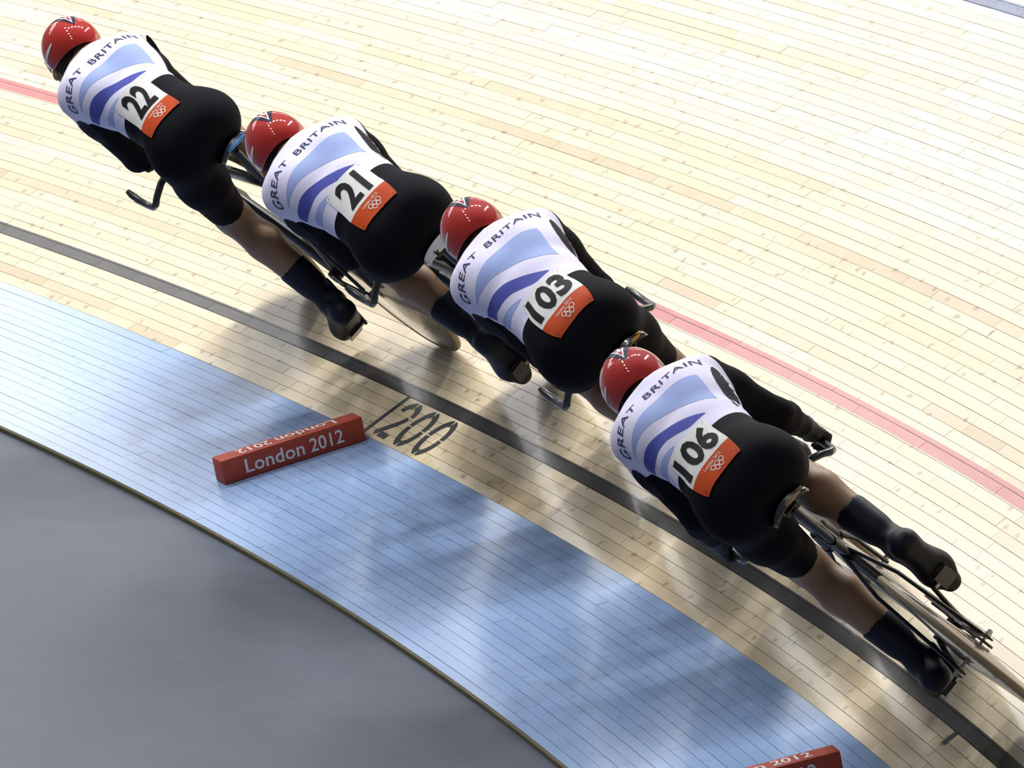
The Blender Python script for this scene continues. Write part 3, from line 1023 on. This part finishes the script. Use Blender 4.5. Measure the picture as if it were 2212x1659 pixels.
def build_glove(root, r, sd, A):
    sh, el, wr = A[sd]
    fa = (wr - el).normalized()
    if r['arms'] == 'aero':
        tip_dir = Vector((0, 0.86, 0.50)).normalized()
        base = wr
        palm = wr + fa * 0.045
        curl = Vector((-sd * 0.75, 0.0, -0.65)).normalized()
        across = Vector((0, 0.45, 0.89)).normalized()
        bar = Vector((sd * 0.048, 1.15, 0.848))
    else:
        tip_dir = Vector((0, 1, 0))
        palm = Vector((sd * 0.204, 1.030, 0.738))
        curl = Vector((-sd * 0.3, 0, -1)).normalized()
        across = Vector((0, 1, 0.12)).normalized()
        bar = Vector((sd * 0.201, 1.030, 0.708))
    knuckle_side = (curl.cross(across)).normalized()
    if knuckle_side.x * sd < 0: knuckle_side = -knuckle_side
    fingers = []
    for k, ln in enumerate((0.92, 1.0, 0.95, 0.80)):
        o = across * (0.030 - 0.019 * k)
        k0 = palm + o + knuckle_side * 0.016
        k1 = bar + o + knuckle_side * 0.026
        k2 = bar + o + curl * 0.026 * ln + knuckle_side * 0.006
        k3 = bar + o + curl * 0.020 - knuckle_side * 0.020 * ln
        fingers.append((k0, k1, k2, k3))
    t0 = palm - knuckle_side * 0.012 + across * 0.010
    t1 = bar - knuckle_side * 0.024 + across * 0.030 - curl * 0.012
    t2 = bar - knuckle_side * 0.018 + across * 0.052 + curl * 0.006
    def fn(P):
        d = cone(P, wr - fa * 0.035, wr, 0.031, 0.029)
        d = smin(d, cone(P, wr, palm, 0.029, 0.027), 0.02)
        d = smin(d, cone(P, palm - across * 0.022, palm + across * 0.022, 0.024, 0.024), 0.015)
        for a, b, c, e in fingers:
            d = smin(d, cone(P, a, b, 0.0105, 0.0098), 0.006)
            d = np.minimum(d, cone(P, b, c, 0.0098, 0.009))
            d = np.minimum(d, cone(P, c, e, 0.009, 0.0075))
        d = smin(d, cone(P, t0, t1, 0.013, 0.011), 0.008)
        d = np.minimum(d, cone(P, t1, t2, 0.011, 0.009))
        return d
    pts = [wr - fa * 0.04, palm, t0, t1, t2] + [q for f_ in fingers for q in f_]
    lo = [min(p_[i] for p_ in pts) - 0.045 for i in range(3)]
    hi = [max(p_[i] for p_ in pts) + 0.045 for i in range(3)]
    return sdf_obj('glove', fn, lo, hi, 0.0042, M['skin'] if r.get('bare') else M['glove'], root, 1)

# helmet: shell lofted over polar angle / azimuth in head axes
def helmet_point(r, th, az, grow=0.0):
    s, f, u = head_axes(r)
    a, bf, bb, c = 0.0965, 0.130, 0.130, 0.104
    sx, cy = math.sin(az), math.cos(az)
    y = (bf if cy > 0 else bb) * cy
    p_ = Vector((a * sx * math.sin(th), y * math.sin(th), c * math.cos(th)))
    # soft tail towards the back
    if cy < 0 and th > 0.5:
        p_.z += 0.012 * (-cy) * math.sin(th) ** 2
    n = Vector((p_.x / a ** 2, p_.y / bf ** 2, p_.z / c ** 2)).normalized()
    p_ += n * grow
    return HEADC + r['head'] + s * p_.x + f * p_.y + u * p_.z
def helmet_rim(az):
    c = math.cos(az)
    if c > 0:      # brow
        return math.radians(104 + 22 * (1 - c))
    return math.radians(126 - 48 * max(0, -c) ** 1.3)
def build_helmet(root, r):
    n, m = 64, 26
    rings = []
    for i in range(m + 1):
        rings.append([helmet_point(r, max(0.002, helmet_rim(2 * math.pi * k / n) * i / m), 2 * math.pi * k / n) for k in range(n)])
    inner = []
    for i in range(m, -1, -2):
        inner.append([helmet_point(r, max(0.002, helmet_rim(2 * math.pi * k / n) * i / m), 2 * math.pi * k / n, -0.012) for k in range(n)])
    h = MB().ring_loft(rings + inner[:2], closed_ends=False).build('helmet', M['helmet'], root, split=False)
    MB().ring_loft(inner, closed_ends=False).build('liner', M['inner'], h, split=False)
    # visor across the brow
    rg = []
    for k in range(21):
        az = math.radians(-62 + 124 * k / 20)
        rm = helmet_rim(az)
        rg.append([helmet_point(r, rm - 0.10, az, 0.003), helmet_point(r, rm + 0.26, az, 0.008), helmet_point(r, rm + 0.26, az, 0.004), helmet_point(r, rm - 0.10, az, -0.001)])
    MB().ring_loft(rg).build('visor', M['visor'], h, split=False)
    # printed chevron and side flashes: patches in (polar, azimuth)
    def decal(name, poly_fn, nu, nv, mat, grow):
        V, F = [], []
        for i in range(nu + 1):
            for j in range(nv + 1):
                x, y = poly_fn(i / nu, j / nv)           # x right, y forward on the crown, metres of arc
                rr = math.hypot(x, y)
                az = math.atan2(x, y)
                V.append(helmet_point(r, rr / 0.105, az, grow))
        for i in range(nu):
            for j in range(nv):
                a = i * (nv + 1) + j
                F.append((a, a + 1, a + nv + 2, a + nv + 1))
        return mesh_obj(name, V, F, mat, h)
    y0 = r.get('emb', -0.026)
    # navy triangle pointing back, white V inside, red core, white heart line
    def tri(y_back, y_front, hw_):
        return lambda a, b: ((b - 0.5) * 2 * hw_ * a, y0 + y_back + (y_front - y_back) * a)
    decal('emblem', tri(-0.042, 0.056, 0.050), 10, 8, M['navy'], 0.0008)
    decal('emblem_white', tri(-0.024, 0.056, 0.026), 8, 6, M['hwhite'], 0.0014)
    decal('emblem_red', tri(-0.012, 0.056, 0.018), 8, 6, M['helmet'], 0.0020)
    decal('emblem_white', tri(0.006, 0.050, 0.008), 6, 4, M['hwhite'], 0.0026)
    for sd in (-1, 1):
        def flash(a, b, sd=sd):
            x = 0.110 + 0.085 * a
            c = -0.052 + 0.055 * a ** 1.6
            return (sd * x, c + (b - 0.5) * 0.020 * math.sin(math.pi * min(1, a * 0.75)) ** 0.8)
        decal('side_flash', flash, 14, 3, M['hwhite'], 0.001)
    return h

AXZ = 1.08
def project_back(bvh, r, u, y, off):
    """wrap a print on to the back: u = arc length round the spine axis (metres at radius 0.13), y = forward"""
    xo, ro = sec_fns(r)
    ph = u / 0.13
    d = Vector((math.sin(ph), 0, math.cos(ph)))
    hit = bvh.ray_cast(Vector((xo(y), y, AXZ)) + d * 0.6, -d)
    if hit[0] is None: return Vector((xo(y), y, AXZ)) + d * 0.1
    n = hit[1]
    if n.dot(d) < 0: n = -n
    return hit[0] + n * off
def patch(name, bvh, r, fn, nu, nv, off, mat, parent):
    """grid patch; fn(a,b) -> (x, y) on the back"""
    V, F = [], []
    for i in range(nu + 1):
        for j in range(nv + 1):
            V.append(project_back(bvh, r, *fn(i / nu, j / nv), off))
    for i in range(nu):
        for j in range(nv):
            a = i * (nv + 1) + j
            F.append((a, a + 1, a + nv + 2, a + nv + 1))
    return mesh_obj(name, V, F, mat, parent)
def flat_decal(name, bvh, r, vs, fs, fn, off, mat, parent):
    V = []
    for x, y in vs:
        X, Y = fn(x, y)
        V.append(project_back(bvh, r, X, Y, off))
    return mesh_obj(name, V, fs, mat, parent, True)
def poly_interp(pts, t):
    """Catmull-Rom through pts at t in 0..1"""
    n = len(pts) - 1
    u = min(t * n, n - 1e-6)
    i = int(u)
    u -= i
    p0, p1, p2, p3 = pts[max(i - 1, 0)], pts[i], pts[i + 1], pts[min(i + 2, n)]
    return tuple(0.5 * (2 * p1[k] + (-p0[k] + p2[k]) * u + (2 * p0[k] - 5 * p1[k] + 4 * p2[k] - p3[k]) * u * u + (-p0[k] + 3 * p1[k] - 3 * p2[k] + p3[k]) * u ** 3) for k in range(2))

def white_fn(v, r, A):
    """signed field: positive on the white upper back of the skinsuit"""
    v = v.astype(np.float32)
    x, y, z = v[:, 0], v[:, 1], v[:, 2]
    xo, ro = sec_fns(r)
    xc = np.array([xo(q) for q in y])
    u = 0.13 * np.arctan2(x - xc, z - AXZ)
    waist = y - (0.318 + r['dy'] + 2.6 * u * u)
    Td = torso_sdf(v, r['sec'], *sec_fns(r))
    cut = np.full(len(v), 9.0)
    for sd in (-1, 1):
        sh, el, wr = A[sd]
        ad = np.minimum(cone(v, sh + (el - sh) * 0.12, el, 0.055, 0.040), cone(v, el, wr, 0.042, 0.03))
        cut = np.minimum(cut, np.maximum(ad - Td, z - (1.205 if sd > 0 else 1.135)) if True else ad - Td)
    return np.minimum(np.minimum(waist, cut), z - 0.99)
def pshift(r, y):
    return y + r['dy'] * max(0.0, 1 - max(0.0, y - 0.33) / 0.40)
STRIPES = [
    ([(-0.108, 0.651), (-0.080, 0.636), (-0.050, 0.635), (-0.017, 0.645), (0.017, 0.652), (0.054, 0.640), (0.085, 0.622)],
     [(-0.108, 0.649), (-0.075, 0.604), (-0.048, 0.582), (-0.017, 0.560), (0.020, 0.530), (0.057, 0.495), (0.101, 0.472)], 'lilac'),
    ([(-0.133, 0.642), (-0.101, 0.589), (-0.071, 0.554), (-0.041, 0.519), (-0.011, 0.481), (0.026, 0.442), (0.060, 0.409)],
     [(-0.139, 0.601), (-0.096, 0.520), (-0.071, 0.489), (-0.044, 0.460), (-0.018, 0.429), (0.015, 0.402), (0.058, 0.405)], 'royal'),
    ([(-0.138, 0.545), (-0.111, 0.498), (-0.084, 0.461), (-0.058, 0.430), (-0.042, 0.411)],
     [(-0.138, 0.481), (-0.115, 0.450), (-0.085, 0.425), (-0.062, 0.411), (-0.044, 0.409)], 'lilac'),
]
def build_rider(r):
    root = empty('person')
    root.matrix_world = rider_matrix(r['s'], r['lane'], r['L'])
    tag(root, r['label'], 'person', 'pursuit riders in line')
    J = {sd: leg_joints(sd, r) for sd in (-1, 1)}
    A = {sd: arm_joints(sd, r) for sd in (-1, 1)}
    lo, hi, res = (-0.33, 0.02, 0.02), (0.33, 1.26, 1.42), 0.0105
    P = grid(lo, hi, res)
    T, legs, arms = body_groups(P, r, J, A)
    # body: one continuous skin surface
    B = T
    for k, sd in enumerate((-1, 1)):
        lg = smin(legs[k], shank_sdf(P, J[sd]), 0.03)
        lg = np.minimum(lg, 1e3)
        lg = smin(lg, foot_sdf(P, J[sd]), 0.02)
        legs_full = lg
        B = smin(B, legs_full, 0.05) if k == 0 else smin(B, legs_full, 0.05)
    for k, sd in enumerate((-1, 1)):
        sh, el, wr = A[sd]
        a = smin(arms[k][0], arms[k][1], 0.02)
        B = smin(B, a, 0.035)
    neck = cone(P, (0, 0.84, 1.195), HEADC + r['head'] + Vector((0, -0.03, -0.04)), 0.062, 0.058)
    B = smin(B, smin(neck, head_sdf(P, r), 0.03), 0.03)
    v, f = surface_nets(B, lo, res)
    def mk(name, v, f, mat):
        me = bpy.data.meshes.new(name)
        me.from_pydata(v.tolist(), [], f.tolist())
        me.polygons.foreach_set('use_smooth', [True] * len(me.polygons))
        me.materials.append(mat)
        me.update()
        o = bpy.data.objects.new(name, me)
        COL.objects.link(o)
        o.parent = root
        return o
    mk('body', v, f, M['skin'])
    s_, f_, u_ = head_axes(r)
    hc = HEADC + r['head'] - u_ * 0.030
    def hair_fn(Q):
        R = np.array([[s_[i], f_[i], u_[i]] for i in range(3)], np.float32)
        q = (Q - np.array(hc, np.float32)) @ R
        d = ell(q, (0, -0.005, 0.022), (0.077, 0.099, 0.086))
        d = smin(d, cone(q, (0, -0.045, -0.02), (0, -0.075, -0.085), 0.060, 0.050), 0.04)
        return np.maximum(np.maximum(d, q[..., 1] - 0.02 - 0.3 * q[..., 2]), -0.090 - q[..., 2])
    sdf_obj('hair', hair_fn, [hc[i] - 0.15 for i in range(3)], [hc[i] + 0.15 for i in range(3)], 0.008, M['hair'], root)
    # skinsuit: the same volumes, 4 mm proud, cut at hems, cuffs and collar
    Su = T
    for k, sd in enumerate((-1, 1)):
        j = J[sd]
        d = (j['knee'] - j['hip']).normalized()
        hem = j['hip'] + d * r.get('hem', 0.39)
        Su = smin(Su, np.maximum(legs[k], plane(P, hem, d)), 0.05)
    for k, sd in enumerate((-1, 1)):
        sh, el, wr = A[sd]
        fo = np.maximum(arms[k][1], plane(P, wr, (wr - el)))
        Su = smin(Su, smin(arms[k][0], fo, 0.02), 0.035)
    Su = np.maximum(Su - 0.0045, plane(P, (0, 0.875, 1.22), (0, 1, 0.35)))
    v, f = surface_nets(Su, lo, res)
    suit = mk('skinsuit', v, f, M['suit'])
    bm = bmesh.new()
    bm.from_mesh(suit.data)
    bmesh.ops.smooth_vert(bm, verts=bm.verts, factor=0.4, use_axis_x=True, use_axis_y=True, use_axis_z=True)
    bm.to_mesh(suit.data)
    bvh = BVHTree.FromBMesh(bm)
    v = np.array([q.co[:] for q in bm.verts])
    bm.free()
    at = suit.data.attributes.new('white', 'FLOAT', 'POINT')
    at.data.foreach_set('value', white_fn(v, r, A).astype(np.float32))
    # overshoes with socks
    for sd in (-1, 1):
        j = J[sd]
        d = (j['ank'] - j['knee']).normalized()
        top = j['knee'] + d * 0.255
        pts = [top, j['ank'], j['heel'], j['ball'], j['toe']]
        l2 = [min(p_[i] for p_ in pts) - 0.085 for i in range(3)]
        h2 = [max(p_[i] for p_ in pts) + 0.085 for i in range(3)]
        def fn(P, j=j, d=d, top=top):
            a = np.maximum(shank_sdf(P, j) - 0.0045, -plane(P, top, d))
            return smin(a, foot_sdf(P, j) - 0.004, 0.02)
        so = sdf_obj('overshoe', fn, l2, h2, 0.0075, M['sock'], root, 1)
        MB().tube([j['ball'] - j['fy'] * 0.035 - j['fz'] * 0.036, j['ball'] - j['fz'] * 0.037, j['ball'] + j['fy'] * 0.030 - j['fz'] * 0.036], [(0.020, 0.004), (0.028, 0.005), (0.022, 0.004)], 12).build('cleat', M['sole'], so)
        sbm = bmesh.new()
        sbm.from_mesh(so.data)
        sb = BVHTree.FromBMesh(sbm)
        sbm.free()
        for k in range(3):
            V = []
            for a in range(2):
                for b in range(4):
                    q = j['ank'] - j['fz'] * (0.034 - 0.010 * k * b / 3 * 1.2 - 0.006) + j['fz'] * (b / 3 * (0.012 + 0.009 * k) - 0.022) + j['fy'] * (0.006 - 0.011 * k + 0.007 * a)
                    hit = sb.ray_cast(q + Vector((sd * 0.2, 0, 0)), Vector((-sd, 0, 0)))
                    V.append((hit[0] + Vector((sd * 0.0015, 0, 0))) if hit[0] else q)
            mesh_obj('logo_stripe', V, [(b, b + 1, b + 5, b + 4) for b in range(3)], M['print'], so)
        build_glove(root, r, sd, A)
    build_helmet(root, r)
    # ---- prints on the back
    for pts_a, pts_b, mat in STRIPES:
        patch('back_stripe', bvh, r, lambda a, b, pa=pts_a, pb=pts_b: (poly_interp(pa, a)[0] * (1 - b) + poly_interp(pb, a)[0] * b, pshift(r, poly_interp(pa, a)[1] * (1 - b) + poly_interp(pb, a)[1] * b)), 26, 6, 0.0008, M[mat], suit)
    for word, uc, ul in (('GREAT', -0.072, 0.090), ('BRITAIN', 0.048, 0.116)):
        vs, fs, tw, th = text_mesh(word, 1.0, 0.012, 1.08)
        kx, ky = ul / tw, 0.040 / th
        flat_decal('back_lettering', bvh, r, vs, fs, lambda x, y: (uc + x * kx, 0.724 + y * ky), 0.0010, M['letter'], suit)
    # ---- race number
    TR, BR, BL, TL = r['bib']
    def loc(a, b):
        """a: 0 left .. 1 right, b: 0 hem .. 1 top"""
        return tuple((BL[k] * (1 - a) + BR[k] * a) * (1 - b) + (TL[k] * (1 - a) + TR[k] * a) * b for k in range(2))
    def paper(y0, y1):
        return lambda a, b: loc(a, y0 + (y1 - y0) * b)
    SP = 0.31
    rn = patch('race_number', bvh, r, paper(SP, 1), 14, 12, 0.0045, M['bib'], root)
    patch('orange_strip', bvh, r, paper(0, SP), 14, 8, 0.0045, M['biborange'], rn)
    vs, fs, tw, th = text_mesh(r['num'], 1.0, 0.034, 0.99)
    nw = 0.88 if len(r['num']) == 3 else 0.62
    kx, ky = nw / tw, 0.565 / th
    flat_decal('digits', bvh, r, vs, fs, lambda x, y: loc(0.5 + x * kx, 0.655 + y * ky), 0.0062, M['ink'], rn)
    vs, fs, tw, th = text_mesh('London 2012', 1.0, 0.0, 1.0)
    kx, ky = 0.42 / tw, 0.055 / th
    flat_decal('strip_lettering', bvh, r, vs, fs, lambda x, y: loc(0.53 + x * kx, 0.235 + y * ky), 0.0060, M['white'], rn)
    for q, (cx, cy) in enumerate(((-1.15, 0.5), (0, 0.5), (1.15, 0.5), (-0.57, -0.45), (0.57, -0.45))):
        V2 = []
        for k in range(16):
            a = 2 * math.pi * k / 16
            for rr in (0.80, 1.10):
                V2.append((0.55 + 0.098 * cx + 0.050 * rr * math.cos(a), 0.120 + 0.052 * cy + 0.040 * rr * math.sin(a)))
        F2 = [(2 * k, 2 * k + 1, (2 * k + 3) % 32, (2 * k + 2) % 32) for k in range(16)]
        flat_decal('ring', bvh, r, V2, F2, loc, 0.0060, M['white'], rn)
    for ca in (0.05, 0.95):
        for cb in (0.045, 0.955):
            V2 = [(ca + dx_, cb + dy_) for dx_, dy_ in ((-0.03, 0), (0, -0.006), (0.03, 0), (0, 0.006))]
            flat_decal('pin', bvh, r, V2, [(0, 1, 2, 3)], loc, 0.0068, M['bar'], rn)
    # charcoal panels on the back of the sleeves
    for sd, (px_, pz_, hx, hz) in ((-1, (-0.176, 1.085, 0.013, 0.052)), (1, (0.150, 1.120, 0.014, 0.072))):
        V2, F2 = [], []
        for i in range(9):
            for k in range(16):
                a = 2 * math.pi * k / 16
                if sd > 0:
                    q = Vector((px_ + hx * i / 8 * math.cos(a) + 0.018 * (i / 8 * math.sin(a)), -0.6, pz_ + hz * i / 8 * math.sin(a) + 0.5))
                    d = Vector((0, 0.9375, -0.348)).normalized()
                else:
                    sh, el, wr = A[sd]
                    ang = math.radians(212) + 0.42 * i / 8 * math.cos(a)
                    d = -Vector((math.cos(ang), math.sin(ang), 0.18)).normalized()
                    q = sh.lerp(el, 0.40 + 0.24 * i / 8 * math.sin(a)) - d * 0.30
                hit = bvh.ray_cast(q, d)
                V2.append((hit[0] - d * 0.002) if hit[0] is not None else q + d * (1.5 if sd > 0 else 0.25))
        for i in range(8):
            for k in range(16):
                f4 = (i * 16 + k, i * 16 + (k + 1) % 16, (i + 1) * 16 + (k + 1) % 16, (i + 1) * 16 + k)
                F2.append(f4)
        mesh_obj('sleeve_panel', V2, F2, M['armpanel'], suit)
    return root

SEC = [(0.25, 1.070, 0.126, 0.098), (0.32, 1.085, 0.138, 0.110), (0.42, 1.110, 0.128, 0.106), (0.52, 1.135, 0.130, 0.108), (0.64, 1.160, 0.142, 0.110), (0.73, 1.178, 0.146, 0.102), (0.79, 1.184, 0.138, 0.088)]
RIDERS = [
    dict(num='106', s=-1.38885, lane=0.411295, L=0.863289, crank=328, toe={1: 62, -1: 22}, arms='base', pel_x=-0.02, torso_roll=10, saddle='black', roll=24, pitch=4, head=Vector((0, 0, 0)), dy=0.050, bib=((0.045, 0.418), (0.078, 0.190), (-0.120, 0.190), (-0.090, 0.440)),
         label='cyclist wearing number 106, last in the line, with right hand on the bar', bike_label='black track bicycle with tan edged black saddle under number 106'),
    dict(num='103', s=0.531592, lane=0.453632, L=0.805, crank=140, toe={1: 22, -1: 60}, arms='aero', saddle='orange', hem=0.432, pel_x=-0.045, torso_roll=10, roll=24, pitch=4, head=Vector((0.012, 0, 0)), dy=0.0, bib=((0.080, 0.381), (0.120, 0.168), (-0.100, 0.165), (-0.057, 0.382)),
         label='cyclist wearing number 103, third in the line', bike_label='black track bicycle mostly hidden under number 103'),
    dict(num='21', s=2.279675, lane=0.486159, L=0.839912, crank=150, toe={1: 22, -1: 60}, arms='aero', saddle='white', pel_x=-0.02, torso_roll=10, roll=24, pitch=4, head=Vector((0, 0, 0)), dy=0.055, bib=((0.064, 0.451), (0.082, 0.200), (-0.100, 0.215), (-0.060, 0.456)),
         label='cyclist wearing number 21, second in the line', bike_label='black track bicycle with white saddle under number 21'),
    dict(num='22', s=4.031218, lane=0.428674, L=0.766714, crank=20, toe={1: 30, -1: 35}, arms='aero', saddle='blue', wscale=0.86, pel_x=-0.050, sh_x=-0.028, torso_roll=10, roll=34, pitch=4, head=Vector((0, 0, 0)), bare=True, dy=0.105, bib=((0.038, 0.474), (0.050, 0.230), (-0.116, 0.250), (-0.078, 0.494)),
         label='cyclist wearing number 22, leading the line at upper left', bike_label='black track bicycle with blue and black saddle under number 22'),
]
for r in RIDERS:
    ws = r.get('wscale', 1.0)
    r.setdefault('sec', [(q[0], q[1], q[2] * ws, q[3] * (0.4 + 0.6 * ws)) for q in SEC])
    build_bike(r)
    build_rider(r)
